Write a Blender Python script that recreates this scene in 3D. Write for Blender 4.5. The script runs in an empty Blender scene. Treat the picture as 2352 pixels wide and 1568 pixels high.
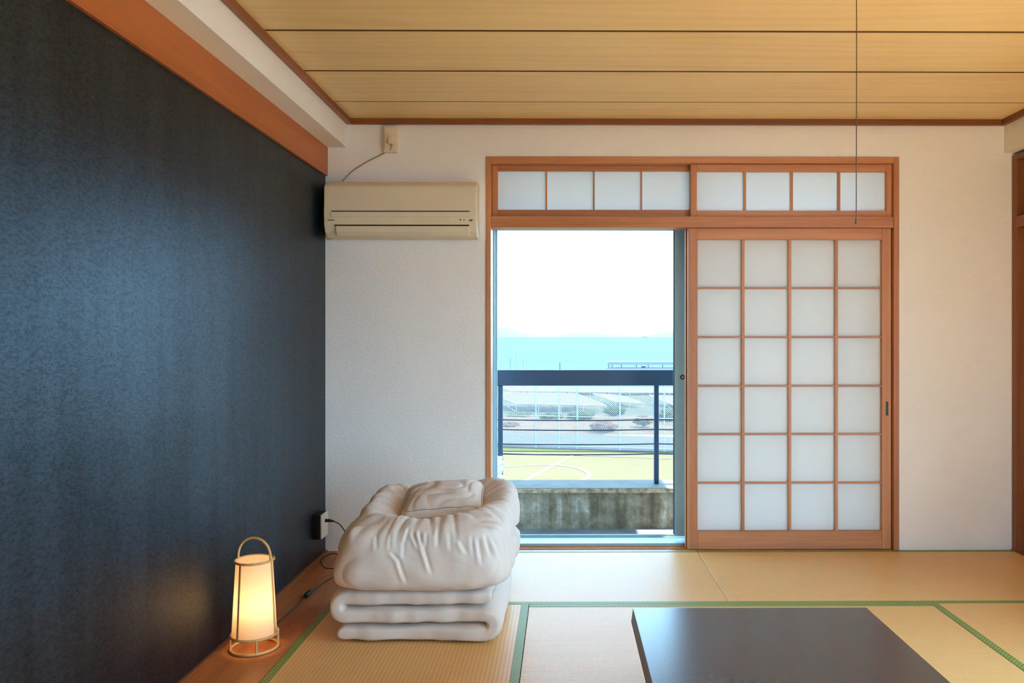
import bpy, bmesh, math, random
from mathutils import Vector, Matrix, noise

random.seed(7)
S = bpy.context.scene
COL = S.collection
PI = math.pi

def lin(r, g, b, a=1.0):
    f = lambda c: (c / 255) / 12.92 if c / 255 <= 0.04045 else (((c / 255) + 0.055) / 1.055) ** 2.4
    return (f(r), f(g), f(b), a)

# ------------------------------------------------------------------ camera
cam_d = bpy.data.cameras.new('camera')
cam = bpy.data.objects.new('camera', cam_d)
COL.objects.link(cam)
S.camera = cam
FPX = 1837.0
YAW = math.radians(0.42)
cam_d.sensor_fit = 'HORIZONTAL'
cam_d.sensor_width = 36
cam_d.lens = FPX / 2352 * 36
cam.location = (0, 0, 1.163)
cam.rotation_euler = (PI / 2, 0, -YAW)
cam_d.shift_x = -((1293 + FPX * math.tan(YAW)) - 1176) / 2352
cam_d.shift_y = -(784 - 773) / 2352
cam_d.clip_start = 0.05
cam_d.clip_end = 60000

# ------------------------------------------------------------------ light
W = bpy.data.worlds.new('sky')
S.world = W
W.use_nodes = True
bg = W.node_tree.nodes['Background']
bg.inputs[0].default_value = (0.38, 0.69, 1.0, 1)
bg.inputs[1].default_value = 13.0

sun_d = bpy.data.lights.new('sun', 'SUN')
sun = bpy.data.objects.new('sun', sun_d)
COL.objects.link(sun)
sun_d.energy = 33.0
sun_d.angle = math.radians(0.53)
sun_d.color = (1.0, 0.94, 0.85)
sun.rotation_euler = Vector((0.60, 0.04, 0.80)).to_track_quat('Z', 'Y').to_euler()
sun.location = (40, 10, 40)

def portal(name, loc, rot, sx, sy):
    d = bpy.data.lights.new(name, 'AREA')
    d.shape = 'RECTANGLE'; d.size = sx; d.size_y = sy
    d.cycles.is_portal = True
    o = bpy.data.objects.new(name, d); COL.objects.link(o)
    o.location = loc; o.rotation_euler = rot
portal('daylight_portal_balcony', (0.70, 4.62, 1.08), (-PI / 2, 0, 0), 2.3, 2.15)
portal('daylight_portal_side', (2.70, 1.05, 1.05), (0, PI / 2, 0), 2.05, 3.0)

portal('daylight_portal_rear', (1.07, -1.4 - 0.18, 1.12), (PI / 2, 0, 0), 2.55, 2.15)

S.view_settings.view_transform = 'Standard'
S.view_settings.look = 'None'
S.view_settings.gamma = 1.0
S.view_settings.use_curve_mapping = False
S.view_settings.exposure = 0.0
try:
    S.cycles.use_denoising = True
    S.cycles.max_bounces = 10
    S.cycles.diffuse_bounces = 6
    S.cycles.transparent_max_bounces = 16
    S.cycles.sample_clamp_indirect = 8
    S.cycles.caustics_reflective = False
    S.cycles.caustics_refractive = False
except Exception:
    pass

# ------------------------------------------------------------------ materials
def base_mat(name):
    m = bpy.data.materials.new(name)
    m.use_nodes = True
    nt = m.node_tree
    return m, nt, nt.nodes['Principled BSDF']

def N(nt, t, **kw):
    n = nt.nodes.new(t)
    for k, v in kw.items():
        setattr(n, k, v)
    return n

def coords(nt, scale=(1, 1, 1), rot=(0, 0, 0), kind='Object'):
    tc = N(nt, 'ShaderNodeTexCoord')
    mp = N(nt, 'ShaderNodeMapping')
    mp.inputs['Scale'].default_value = scale
    mp.inputs['Rotation'].default_value = rot
    nt.links.new(tc.outputs[kind], mp.inputs[0])
    return mp.outputs[0]

def ramp(nt, fac, stops):
    r = N(nt, 'ShaderNodeValToRGB')
    els = r.color_ramp.elements
    while len(els) < len(stops):
        els.new(0.5)
    for e, (p, c) in zip(els, stops):
        e.position = p
        e.color = c
    nt.links.new(fac, r.inputs[0])
    return r.outputs[0]

def nz(nt, vec, scale, detail=4, rough=0.55, dist=0.0):
    n = N(nt, 'ShaderNodeTexNoise')
    n.inputs['Scale'].default_value = scale
    n.inputs['Detail'].default_value = detail
    n.inputs['Roughness'].default_value = rough
    n.inputs['Distortion'].default_value = dist
    nt.links.new(vec, n.inputs['Vector'])
    return n.outputs[0]

def bump(nt, b, h, strength, dist=0.01):
    n = N(nt, 'ShaderNodeBump')
    n.inputs['Strength'].default_value = strength
    n.inputs['Distance'].default_value = dist
    nt.links.new(h, n.inputs['Height'])
    nt.links.new(n.outputs[0], b.inputs['Normal'])

def mixc(nt, fac, a, b, mode='MIX'):
    n = N(nt, 'ShaderNodeMix', data_type='RGBA', blend_type=mode)
    for sock, v in ((n.inputs[0], fac), (n.inputs[6], a), (n.inputs[7], b)):
        if isinstance(v, (int, float, tuple)):
            sock.default_value = v
        else:
            nt.links.new(v, sock)
    return n.outputs[2]

def math_n(nt, op, a, b=None):
    n = N(nt, 'ShaderNodeMath', operation=op)
    for i, v in enumerate((a, b)):
        if v is None:
            continue
        if isinstance(v, (int, float)):
            n.inputs[i].default_value = v
        else:
            nt.links.new(v, n.inputs[i])
    return n.outputs[0]

def plain(name, c, rough=0.6, spec=0.5, metal=0.0, var=0.06, vscale=14):
    m, nt, b = base_mat(name)
    v = nz(nt, coords(nt), vscale)
    lo = tuple(x * (1 - var) for x in c[:3]) + (1,)
    hi = tuple(min(1, x * (1 + var)) for x in c[:3]) + (1,)
    nt.links.new(ramp(nt, v, [(0.3, lo), (0.7, hi)]), b.inputs['Base Color'])
    b.inputs['Roughness'].default_value = rough
    b.inputs['Specular IOR Level'].default_value = spec
    b.inputs['Metallic'].default_value = metal
    return m

def wood(name, dark, mid, light, axis='X', grain=55, rough=0.42, stretch=0.035, spec=0.4):
    m, nt, b = base_mat(name)
    sc = [1, 1, 1]
    sc['XYZ'.index(axis)] = stretch
    v = coords(nt, tuple(sc))
    broad = nz(nt, v, 7, 3, 0.5, 0.6)
    fine = nz(nt, v, grain, 5, 0.65, 0.2)
    f = math_n(nt, 'ADD', math_n(nt, 'MULTIPLY', broad, 0.55), math_n(nt, 'MULTIPLY', fine, 0.45))
    nt.links.new(ramp(nt, f, [(0.33, dark), (0.5, mid), (0.68, light)]), b.inputs['Base Color'])
    b.inputs['Roughness'].default_value = rough
    b.inputs['Specular IOR Level'].default_value = spec
    bump(nt, b, fine, 0.12, 0.003)
    return m

M = {}
def door_wood(axis):
    k = 'door_wood_' + axis
    if k not in M:
        M[k] = wood(k, lin(166, 104, 64), lin(194, 128, 84), lin(212, 148, 102), axis, 48)
    return M[k]
def dark_wood(axis):
    k = 'trim_wood_' + axis
    if k not in M:
        M[k] = wood(k, lin(116, 66, 36), lin(138, 80, 44), lin(156, 96, 54), axis, 40)
    return M[k]

# plaster
def plaster(name, c, scale=70, strength=0.35):
    m, nt, b = base_mat(name)
    v = coords(nt)
    a = nz(nt, v, scale, 6, 0.6)
    big = nz(nt, v, 2.2, 3)
    c0 = tuple(x * 0.95 for x in c[:3]) + (1,)
    nt.links.new(ramp(nt, big, [(0.3, c0), (0.7, c)]), b.inputs['Base Color'])
    b.inputs['Roughness'].default_value = 0.85
    b.inputs['Specular IOR Level'].default_value = 0.25
    bump(nt, b, a, strength, 0.01)
    return m
M['plaster'] = plaster('white_plaster', lin(245, 240, 236))
M['plaster_smooth'] = plaster('white_plaster_smooth', lin(247, 244, 240), 160, 0.15)

# dark wall
def dark_wall():
    m, nt, b = base_mat('dark_slate_wall')
    v = coords(nt)
    sp = nz(nt, v, 130, 4, 0.7)
    col = coords(nt, (1, 1, 0.10))
    st = nz(nt, col, 9, 5, 0.6)
    f = math_n(nt, 'ADD', math_n(nt, 'MULTIPLY', sp, 0.7), math_n(nt, 'MULTIPLY', st, 0.3))
    nt.links.new(ramp(nt, f, [(0.33, lin(5, 7, 10)), (0.5, lin(13, 17, 23)), (0.66, lin(20, 26, 35))]), b.inputs['Base Color'])
    rr = N(nt, 'ShaderNodeMapRange')
    rr.inputs[3].default_value = 0.38; rr.inputs[4].default_value = 0.50
    nt.links.new(st, rr.inputs[0])
    nt.links.new(rr.outputs[0], b.inputs['Roughness'])
    spk = nz(nt, coords(nt, (1, 0.45, 1)), 150, 4, 0.7)
    r2 = N(nt, 'ShaderNodeMapRange')
    r2.inputs[1].default_value = 0.36; r2.inputs[2].default_value = 0.62
    r2.inputs[3].default_value = 0.34; r2.inputs[4].default_value = 0.80
    nt.links.new(spk, r2.inputs[0])
    r3 = N(nt, 'ShaderNodeMapRange')
    r3.inputs[1].default_value = 0.35; r3.inputs[2].default_value = 0.65
    r3.inputs[3].default_value = 0.75; r3.inputs[4].default_value = 1.2
    nt.links.new(st, r3.inputs[0])
    nt.links.new(math_n(nt, 'MULTIPLY', r2.outputs[0], r3.outputs[0]), b.inputs['Specular IOR Level'])
    b.inputs['Specular Tint'].default_value = (0.58, 0.84, 1.0, 1)
    bump(nt, b, spk, 0.2, 0.003)
    return m
M['dark_wall'] = dark_wall()

# ceiling boards
def ceiling_wood():
    m, nt, b = base_mat('ceiling_board_wood')
    v = coords(nt, (0.10, 1, 1), kind='Object')
    oi = N(nt, 'ShaderNodeObjectInfo')
    add = N(nt, 'ShaderNodeVectorMath', operation='ADD')
    cmb = N(nt, 'ShaderNodeCombineXYZ')
    nt.links.new(math_n(nt, 'MULTIPLY', oi.outputs['Random'], 37.0), cmb.inputs[0])
    nt.links.new(math_n(nt, 'MULTIPLY', oi.outputs['Random'], 11.0), cmb.inputs[1])
    nt.links.new(v, add.inputs[0]); nt.links.new(cmb.outputs[0], add.inputs[1])
    v = add.outputs[0]
    broad = nz(nt, v, 6, 2, 0.5, 1.2)
    fine = nz(nt, v, 60, 4, 0.6, 0.4)
    rings = N(nt, 'ShaderNodeTexWave', wave_type='BANDS', bands_direction='Y')
    rings.inputs['Scale'].default_value = 5
    rings.inputs['Distortion'].default_value = 14
    rings.inputs['Detail'].default_value = 3
    rings.inputs['Detail Scale'].default_value = 0.8
    nt.links.new(v, rings.inputs['Vector'])
    f = math_n(nt, 'ADD', math_n(nt, 'ADD', math_n(nt, 'MULTIPLY', broad, 0.60), math_n(nt, 'MULTIPLY', fine, 0.25)),
               math_n(nt, 'MULTIPLY', rings.outputs['Fac'], 0.15))
    nt.links.new(ramp(nt, f, [(0.25, lin(228, 194, 136)), (0.5, lin(238, 208, 152)), (0.78, lin(243, 217, 162))]), b.inputs['Base Color'])
    b.inputs['Roughness'].default_value = 0.38
    b.inputs['Specular IOR Level'].default_value = 0.35
    return m
M['ceil'] = ceiling_wood()

# tatami
def tatami(axis):
    m, nt, b = base_mat('tatami_rush_' + axis)
    v = coords(nt)
    w = N(nt, 'ShaderNodeTexWave', wave_type='BANDS', bands_direction='Y' if axis == 'X' else 'X', wave_profile='SIN')
    w.inputs['Scale'].default_value = 2 * PI / 0.015 / 20.0
    w.inputs['Distortion'].default_value = 0.0
    nt.links.new(v, w.inputs['Vector'])
    sc = (30, 1.2, 1) if axis == 'X' else (1.2, 30, 1)
    fine = nz(nt, coords(nt, sc), 12, 4, 0.6)
    big = nz(nt, v, 1.7, 3)
    c1 = ramp(nt, w.outputs['Fac'], [(0.05, lin(214, 160, 96)), (0.4, lin(236, 187, 120)), (1.0, lin(241, 194, 128))])
    c2 = mixc(nt, 0.35, c1, ramp(nt, fine, [(0.3, lin(210, 156, 90)), (0.7, lin(243, 202, 142))]))
    c3 = mixc(nt, 0.25, c2, ramp(nt, big, [(0.3, lin(228, 170, 98)), (0.7, lin(240, 196, 132))]))
    nt.links.new(c3, b.inputs['Base Color'])
    b.inputs['Roughness'].default_value = 0.43
    b.inputs['Specular IOR Level'].default_value = 0.28
    h = math_n(nt, 'ADD', math_n(nt, 'MULTIPLY', w.outputs['Fac'], 0.8), math_n(nt, 'MULTIPLY', fine, 0.2))
    bump(nt, b, h, 0.14, 0.0015)
    return m
M['tatamiX'] = tatami('X'); M['tatamiY'] = tatami('Y')

def heri():
    m, nt, b = base_mat('green_border_cloth')
    v = coords(nt, (1, 1, 1), (0, 0, PI / 4))
    sep = N(nt, 'ShaderNodeSeparateXYZ'); nt.links.new(v, sep.inputs[0])
    outs = []
    for i in (0, 1):
        fr = math_n(nt, 'FRACT', math_n(nt, 'MULTIPLY', sep.outputs[i], 1 / 0.0127))
        outs.append(math_n(nt, 'LESS_THAN', fr, 0.26))
    f = math_n(nt, 'MAXIMUM', outs[0], outs[1])
    nt.links.new(mixc(nt, f, lin(92, 112, 48), lin(168, 176, 96)), b.inputs['Base Color'])
    b.inputs['Roughness'].default_value = 0.55
    bump(nt, b, f, 0.3, 0.001)
    return m
M['heri'] = heri()

def cloth(name, c, rough=0.9):
    m, nt, b = base_mat(name)
    v = coords(nt)
    wr = nz(nt, v, 28, 5, 0.6, 0.5)
    fi = nz(nt, v, 900, 2)
    h = math_n(nt, 'ADD', math_n(nt, 'MULTIPLY', wr, 0.9), math_n(nt, 'MULTIPLY', fi, 0.1))
    b.inputs['Base Color'].default_value = c
    b.inputs['Roughness'].default_value = rough
    b.inputs['Specular IOR Level'].default_value = 0.2
    b.inputs['Sheen Weight'].default_value = 0.15
    bump(nt, b, h, 0.25, 0.006)
    return m
M['cotton'] = cloth('white_cotton', lin(222, 208, 198))

def paper(name, c, trans, rough=0.9):
    m = bpy.data.materials.new(name); m.use_nodes = True
    nt = m.node_tree; nt.nodes.clear()
    out = N(nt, 'ShaderNodeOutputMaterial')
    d = N(nt, 'ShaderNodeBsdfDiffuse'); t = N(nt, 'ShaderNodeBsdfTranslucent')
    mx = N(nt, 'ShaderNodeMixShader'); mx.inputs[0].default_value = trans
    f = nz(nt, coords(nt), 220, 3)
    cc = ramp(nt, f, [(0.3, tuple(x * 0.96 for x in c[:3]) + (1,)), (0.7, c)])
    nt.links.new(cc, d.inputs[0]); nt.links.new(cc, t.inputs[0])
    nt.links.new(d.outputs[0], mx.inputs[1]); nt.links.new(t.outputs[0], mx.inputs[2])
    nt.links.new(mx.outputs[0], out.inputs[0])
    return m
M['shoji_paper'] = paper('shoji_paper', lin(250, 248, 246), 0.55)
M['lamp_paper'] = paper('lamp_paper', lin(250, 232, 205), 0.6)

def glass():
    m = bpy.data.materials.new('window_glass'); m.use_nodes = True
    nt = m.node_tree; nt.nodes.clear()
    out = N(nt, 'ShaderNodeOutputMaterial')
    tr = N(nt, 'ShaderNodeBsdfTransparent'); gl = N(nt, 'ShaderNodeBsdfGlossy')
    gl.inputs['Roughness'].default_value = 0.02
    tr.inputs[0].default_value = (0.93, 0.97, 0.97, 1)
    lw = N(nt, 'ShaderNodeLayerWeight'); lw.inputs[0].default_value = 0.5
    fr = math_n(nt, 'ADD', math_n(nt, 'MULTIPLY', math_n(nt, 'POWER', lw.outputs['Facing'], 5.0), 0.9), 0.04)
    mx = N(nt, 'ShaderNodeMixShader')
    nt.links.new(fr, mx.inputs[0]); nt.links.new(tr.outputs[0], mx.inputs[1]); nt.links.new(gl.outputs[0], mx.inputs[2])
    nt.links.new(mx.outputs[0], out.inputs[0])
    return m
M['glass'] = glass()

M['alu'] = plain('pale_blue_aluminium', lin(152, 182, 192), 0.42, 0.4, 0.0, 0.03)
M['dark_rubber'] = plain('dark_gasket', lin(40, 52, 60), 0.6)
M['rail'] = plain('slate_painted_steel', lin(44, 62, 82), 0.35, 0.5, 0.2, 0.1, 6)
M['black_plastic'] = plain('black_plastic', lin(18, 18, 20), 0.4)
M['cream'] = plain('cream_plastic', lin(228, 212, 184), 0.45, 0.45, 0, 0.02)
M['cream_dark'] = plain('slot_dark', lin(52, 40, 30), 0.7)
M['grey_print'] = plain('grey_print', lin(60, 54, 48), 0.6)
M['white_plastic'] = plain('white_plastic', lin(236, 230, 220), 0.4)
M['beige_cable'] = plain('beige_cable', lin(170, 140, 110), 0.5)
M['brown_cable'] = plain('brown_cord', lin(84, 58, 36), 0.6)
M['bamboo'] = wood('lamp_bamboo', lin(190, 140, 82), lin(214, 168, 108), lin(228, 188, 130), 'Z', 60, 0.4)
M['rib'] = plain('dark_rib_wood', lin(126, 76, 36), 0.5)
M['plank'] = wood('floor_plank_wood', lin(136, 74, 32), lin(186, 114, 58), lin(214, 146, 86), 'Y', 22, 0.4, 0.10)
M['beam'] = wood('beam_timber', lin(158, 84, 40), lin(180, 100, 48), lin(196, 116, 60), 'Y', 30)
M['board_edge'] = plain('seam_shade_edge', lin(112, 78, 40), 0.7, 0.2)
M['void'] = plain('dark_void', lin(22, 13, 8), 0.95, 0.1)

M['brass'] = plain('dark_brass', lin(70, 58, 46), 0.35, 0.5, 0.7)

def table_mat():
    m, nt, b = base_mat('dark_slate_laminate')
    v = coords(nt)
    f = nz(nt, v, 26, 6, 0.65)
    g = nz(nt, v, 300, 3)
    nt.links.new(ramp(nt, f, [(0.3, lin(70, 60, 56)), (0.7, lin(75, 64, 59))]), b.inputs['Base Color'])
    b.inputs['Roughness'].default_value = 0.25
    bump(nt, b, g, 0.03, 0.0005)
    return m
M['table'] = table_mat()
M['table_edge'] = plain('table_edge', lin(104, 88, 84), 0.5)

def concrete(name, stops, streak=True, scale=1.0):
    m, nt, b = base_mat(name)
    v = coords(nt)
    a = nz(nt, v, 14 * scale, 8, 0.7)
    s = nz(nt, coords(nt, (1, 1, 0.09) if streak else (1, 1, 1)), 7 * scale, 4, 0.6)
    f = math_n(nt, 'ADD', math_n(nt, 'MULTIPLY', a, 0.4), math_n(nt, 'MULTIPLY', s, 0.6))
    nt.links.new(ramp(nt, f, stops), b.inputs['Base Color'])
    b.inputs['Roughness'].default_value = 0.8
    bump(nt, b, a, 0.4, 0.01)
    return m
M['parapet'] = concrete('stained_concrete', [(0.34, lin(78, 72, 56)), (0.46, lin(120, 106, 82)), (0.56, lin(158, 148, 128)), (0.66, lin(222, 214, 200))])
M['coping'] = concrete('pale_coping_concrete', [(0.3, lin(62, 56, 46)), (0.6, lin(84, 80, 72))], False)
M['lip'] = concrete('mossy_tan_lip', [(0.34, lin(110, 92, 64)), (0.5, lin(170, 148, 112)), (0.66, lin(206, 188, 156))], False, 3.0)
M['slab'] = concrete('balcony_slab', [(0.3, lin(92, 92, 94)), (0.7, lin(122, 120, 118))], False)
M['ext'] = plaster('exterior_render', lin(200, 198, 192), 40)

# outdoor ground materials
def ground(name, stops, scale, stretch=(1, 1, 1), rough=0.95, spec=0.1):
    m, nt, b = base_mat(name)
    f = nz(nt, coords(nt, stretch), scale, 6, 0.6)
    nt.links.new(ramp(nt, f, stops), b.inputs['Base Color'])
    b.inputs['Roughness'].default_value = rough
    b.inputs['Specular IOR Level'].default_value = spec
    return m
OD = 0.155
def od(r, g, b):
    c = lin(r, g, b)
    return (c[0] * OD, c[1] * OD, c[2] * OD, 1)
M['field'] = ground('sports_field', [(0.3, od(163, 150, 104)), (0.7, od(169, 156, 112))], 0.4)
M['grass'] = ground('verge_grass', [(0.3, od(120, 134, 76)), (0.7, od(140, 142, 92))], 1.5)
M['asphalt'] = ground('grey_asphalt', [(0.3, od(98, 102, 116)), (0.7, od(112, 114, 124))], 0.6)
M['soil'] = ground('russet_soil', [(0.3, od(120, 80, 58)), (0.5, od(146, 112, 88)), (0.7, od(136, 134, 92))], 0.7)
M['scrub'] = ground('scrub_ground', [(0.3, od(58, 78, 62)), (0.5, od(92, 96, 66)), (0.7, od(140, 132, 104))], 0.5)
M['sea'] = ground('sea_water', [(0.30, od(70, 116, 130)), (0.70, od(104, 138, 140))], 0.03, (0.2, 1, 1), 0.7, 0.06)
M['hill'] = ground('hazy_hill', [(0.3, od(158, 160, 160)), (0.7, od(162, 163, 162))], 0.002)
M['galv'] = plain('galvanised_steel', lin(128, 130, 132), 0.6, 0.3, 0.0)
M['panel'] = plain('solar_panel_grey', od(118, 104, 96), 0.7, 0.2)
M['shrub_green'] = ground('shrub_green', [(0.35, od(40, 62, 38)), (0.65, od(92, 108, 52))], 6)
M['shrub_russet'] = ground('shrub_russet', [(0.35, od(96, 60, 44)), (0.65, od(150, 104, 76))], 6)
M['white_line'] = plain('white_paint', od(196, 190, 176), 0.8, 0.1)
M['roof_white'] = plain('white_roof', od(225, 225, 225), 0.6)

# ------------------------------------------------------------------ mesh helpers
def box(bm, x0, x1, y0, y1, z0, z1):
    vs = [bm.verts.new((x, y, z)) for x in (x0, x1) for y in (y0, y1) for z in (z0, z1)]
    for f in ((0, 1, 3, 2), (4, 6, 7, 5), (0, 4, 5, 1), (2, 3, 7, 6), (0, 2, 6, 4), (1, 5, 7, 3)):
        bm.faces.new([vs[i] for i in f])

def finish(bm, bev=0.0, seg=2):
    bmesh.ops.recalc_face_normals(bm, faces=bm.faces)
    if bev > 0:
        bmesh.ops.bevel(bm, geom=list(bm.edges), offset=bev, segments=seg, affect='EDGES', profile=0.5)

def mesh_of(name, bm, mat, smooth=False):
    me = bpy.data.meshes.new(name)
    bm.to_mesh(me); bm.free()
    me.materials.append(mat)
    if smooth:
        for p in me.polygons:
            p.use_smooth = True
    return me

def put(name, me, parent=None, loc=None):
    o = bpy.data.objects.new(name, me)
    COL.objects.link(o)
    if loc is not None:
        o.location = loc
    if parent is not None:
        o.parent = parent
        L = Vector((0, 0, 0)); p = parent
        while p is not None:
            L += p.location if p.parent is None else Vector(p.location) - Vector(p.get('_pl', (0, 0, 0)))
            p = p.parent
        o.matrix_parent_inverse = Matrix.Translation(-Vector(parent.get('_wl', parent.location)))
    o['_wl'] = tuple(o.location)
    return o

def obj(name, bm, mat, parent=None, bev=0.0, smooth=False, seg=2):
    finish(bm, bev, seg)
    return put(name, mesh_of(name, bm, mat, smooth), parent)

def bx(name, dims, mat, parent=None, bev=0.0, seg=2):
    bm = bmesh.new(); box(bm, *dims)
    return obj(name, bm, mat, parent, bev, False, seg)

def thing(name, label, cat, loc, group=None):
    o = bpy.data.objects.new(name, None)
    COL.objects.link(o)
    o.location = loc
    o['_wl'] = tuple(loc)
    o.empty_display_size = 0.1
    tag(o, label, cat, group)
    return o

def tag(o, label, cat=None, group=None, kind=None):
    o['label'] = label
    if cat: o['category'] = cat
    if group: o['group'] = group
    if kind: o['kind'] = kind
    return o

def struct(o, label):
    o['kind'] = 'structure'; o['label'] = label
    return o

def tube(bm, pts, r, seg=8, caps=True, flat=1.0):
    pts = [Vector(p) for p in pts]
    rs = r if isinstance(r, (list, tuple)) else [r] * len(pts)
    up = None; rings = []
    for i, p in enumerate(pts):
        t = (pts[min(i + 1, len(pts) - 1)] - pts[max(i - 1, 0)]).normalized()
        if up is None:
            a = Vector((0, 0, 1)) if abs(t.z) < 0.9 else Vector((0, 1, 0))
            up = (a - t * a.dot(t)).normalized()
        else:
            up = (up - t * up.dot(t)).normalized()
        sd = t.cross(up)
        rings.append([bm.verts.new(p + (up * math.cos(2 * PI * k / seg) * flat + sd * math.sin(2 * PI * k / seg)) * rs[i]) for k in range(seg)])
    for a, b in zip(rings, rings[1:]):
        for k in range(seg):
            bm.faces.new((a[k], a[(k + 1) % seg], b[(k + 1) % seg], b[k]))
    if caps:
        bm.faces.new(list(reversed(rings[0]))); bm.faces.new(rings[-1])

def smooth_path(pts, n=8):
    pts = [Vector(p) for p in pts]
    out = []
    P = [pts[0]] + pts + [pts[-1]]
    for i in range(1, len(P) - 2):
        p0, p1, p2, p3 = P[i - 1:i + 3]
        for k in range(n):
            t = k / n
            out.append(0.5 * ((2 * p1) + (-p0 + p2) * t + (2 * p0 - 5 * p1 + 4 * p2 - p3) * t * t + (-p0 + 3 * p1 - 3 * p2 + p3) * t ** 3))
    out.append(pts[-1])
    return out

def torus(bm, c, R, r, seg=48, ms=8, rz=1.0):
    rings = []
    for i in range(seg):
        a = 2 * PI * i / seg
        ring = []
        for k in range(ms):
            b = 2 * PI * k / ms
            rr = R + r * math.cos(b)
            ring.append(bm.verts.new((c[0] + rr * math.cos(a), c[1] + rr * math.sin(a), c[2] + r * rz * math.sin(b))))
        rings.append(ring)
    for i in range(seg):
        a, b = rings[i], rings[(i + 1) % seg]
        for k in range(ms):
            bm.faces.new((a[k], b[k], b[(k + 1) % ms], a[(k + 1) % ms]))

# ------------------------------------------------------------------ room shell
YB = 4.353          # face of the wall with the balcony door
XL, XR = -1.29, 2.41
ZC = 2.345
YR = -1.4
Q = M['plaster']

bm = bmesh.new()
box(bm, -1.50, -0.417, YB, YB + 0.22, -0.2, 2.5)
box(bm, 1.832, 2.75, YB, YB + 0.22, -0.2, 2.5)
box(bm, -0.417, 1.832, YB, YB + 0.22, 2.142, 2.5)
box(bm, -0.417, 1.832, YB, YB + 0.22, -0.2, -0.012)
struct(obj('wall_back', bm, Q), 'white plaster wall around the balcony door')
struct(bx('wall_left', (-1.50, XL, YR, YB, -0.2, 2.5), M['dark_wall']), 'dark slate blue side wall behind the lamp')
bm = bmesh.new()
box(bm, XR, 2.75, YR, YB, 2.165, 2.5)
box(bm, 2.60, 2.75, 2.9, YB, -0.2, 2.165)
box(bm, 2.44, 2.75, 2.55, 2.9, -0.2, 2.165)
box(bm, 2.44, 2.75, YR, -0.45, -0.2, 2.165)
box(bm, 2.44, 2.75, -0.45, 2.55, -0.2, 0.03)
box(bm, 2.44, 2.75, -0.45, 2.55, 2.08, 2.165)
struct(obj('wall_right', bm, Q), 'white plaster wall above the right hand sliding doors')
bm = bmesh.new()
box(bm, -1.5, -0.2, YR - 0.2, YR, -0.2, 2.5)
box(bm, 2.35, 2.75, YR - 0.2, YR, -0.2, 2.5)
box(bm, -0.2, 2.35, YR - 0.2, YR, 2.2, 2.5)
box(bm, -0.2, 2.35, YR - 0.2, YR, -0.2, 0.05)
struct(obj('wall_rear', bm, Q), 'white wall behind the viewer with a wide opening added for daylight')
struct(bx('wall_light_blocker', (-1.29, 1.25, -0.62, -0.52, 0.0, ZC), Q), 'white partition added behind the viewer to block window light')  # added unseen wall, keeps rear window light off the left side

# boxed white beam on the left, timber beam under it
struct(bx('trim_1', (XL, -1.175, YR, YB, 2.19, 2.5), M['plaster_smooth']), 'white boxed beam along the top of the dark wall')
struct(bx('trim_2', (XL - 0.002, -1.276, YR, YB - 0.001, 2.035, 2.19), M['beam'], None, 0.002), 'brown timber beam above the dark wall')
# ceiling battens
struct(bx('trim_3', (-1.175, -1.147, YR, YB, 2.315, ZC + 0.02), dark_wood('Y'), None, 0.002), 'brown ceiling batten along the white boxed beam')
struct(bx('trim_4', (-1.147, 2.384, YB - 0.026, YB, 2.313, ZC + 0.02), dark_wood('X'), None, 0.002), 'brown ceiling batten along the balcony wall')
struct(bx('trim_5', (2.384, XR, YR, YB, 2.313, ZC + 0.02), dark_wood('Y'), None, 0.002), 'brown ceiling batten along the right wall')

ceil = struct(bx('ceiling', (-1.5, 2.75, YR - 0.2, YB + 0.2, ZC + 0.014, 2.6), M['void']), 'ceiling of wide pale timber boards')
pitch = 0.468
bm = bmesh.new(); box(bm, -1.79, 1.79, -pitch / 2 + 0.0065, pitch / 2 - 0.0065, -0.004, 0.012)
finish(bm, 0.002, 1)
def dark_edges(me):      # seam shade put into the dark colour of the long board edges
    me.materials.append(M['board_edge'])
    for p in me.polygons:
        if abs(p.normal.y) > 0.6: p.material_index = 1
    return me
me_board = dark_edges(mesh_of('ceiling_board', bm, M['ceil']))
y1 = 4.02 + pitch
k = 0
while y1 > YR:
    if k == 0:
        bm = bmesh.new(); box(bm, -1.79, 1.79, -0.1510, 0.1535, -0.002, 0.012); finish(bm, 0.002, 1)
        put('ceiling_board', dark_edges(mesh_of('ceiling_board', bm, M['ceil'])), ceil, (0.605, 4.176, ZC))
    else:
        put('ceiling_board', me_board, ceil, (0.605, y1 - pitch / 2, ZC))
    y1 -= pitch; k += 1

# floor
floor = struct(bx('floor', (-1.5, 2.75, YR - 0.2, YB, -0.2, -0.02), M['void']), 'floor of tatami mats edged by a timber plank')
def mat_piece(x0, x1, y0, y1, axis):
    # neighbouring mats butt together with a thin dark joint
    m = bx('tatami_mat', (x0 + 0.0014, x1 - 0.0014, y0 + 0.0008, y1 - 0.0008, -0.02, 0.0), M['tatami' + axis], floor, 0.001, 1)
    hw = 0.034
    if axis == 'X':
        bx('border', (x0 + 0.0016, x1 - 0.0016, y0 + 0.001, y0 + hw, -0.012, 0.0012), M['heri'], m, 0.0006, 1)
        bx('border', (x0 + 0.0016, x1 - 0.0016, y1 - hw, y1 - 0.001, -0.012, 0.0012), M['heri'], m, 0.0006, 1)
    else:
        bx('border', (x0 + 0.001, x0 + hw, y0 + 0.001, y1 - 0.001, -0.012, 0.0012), M['heri'], m, 0.0006, 1)
        bx('border', (x1 - hw, x1 - 0.001, y0 + 0.001, y1 - 0.001, -0.012, 0.0012), M['heri'], m, 0.0006, 1)
YJ = 3.477
mat_piece(-1.022, 0.728, YJ, YB - 0.008, 'X')
mat_piece(0.728, 2.455, YJ, YB - 0.008, 'X')
mat_piece(-1.022, -0.147, YJ - 1.75, YJ, 'Y')
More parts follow.
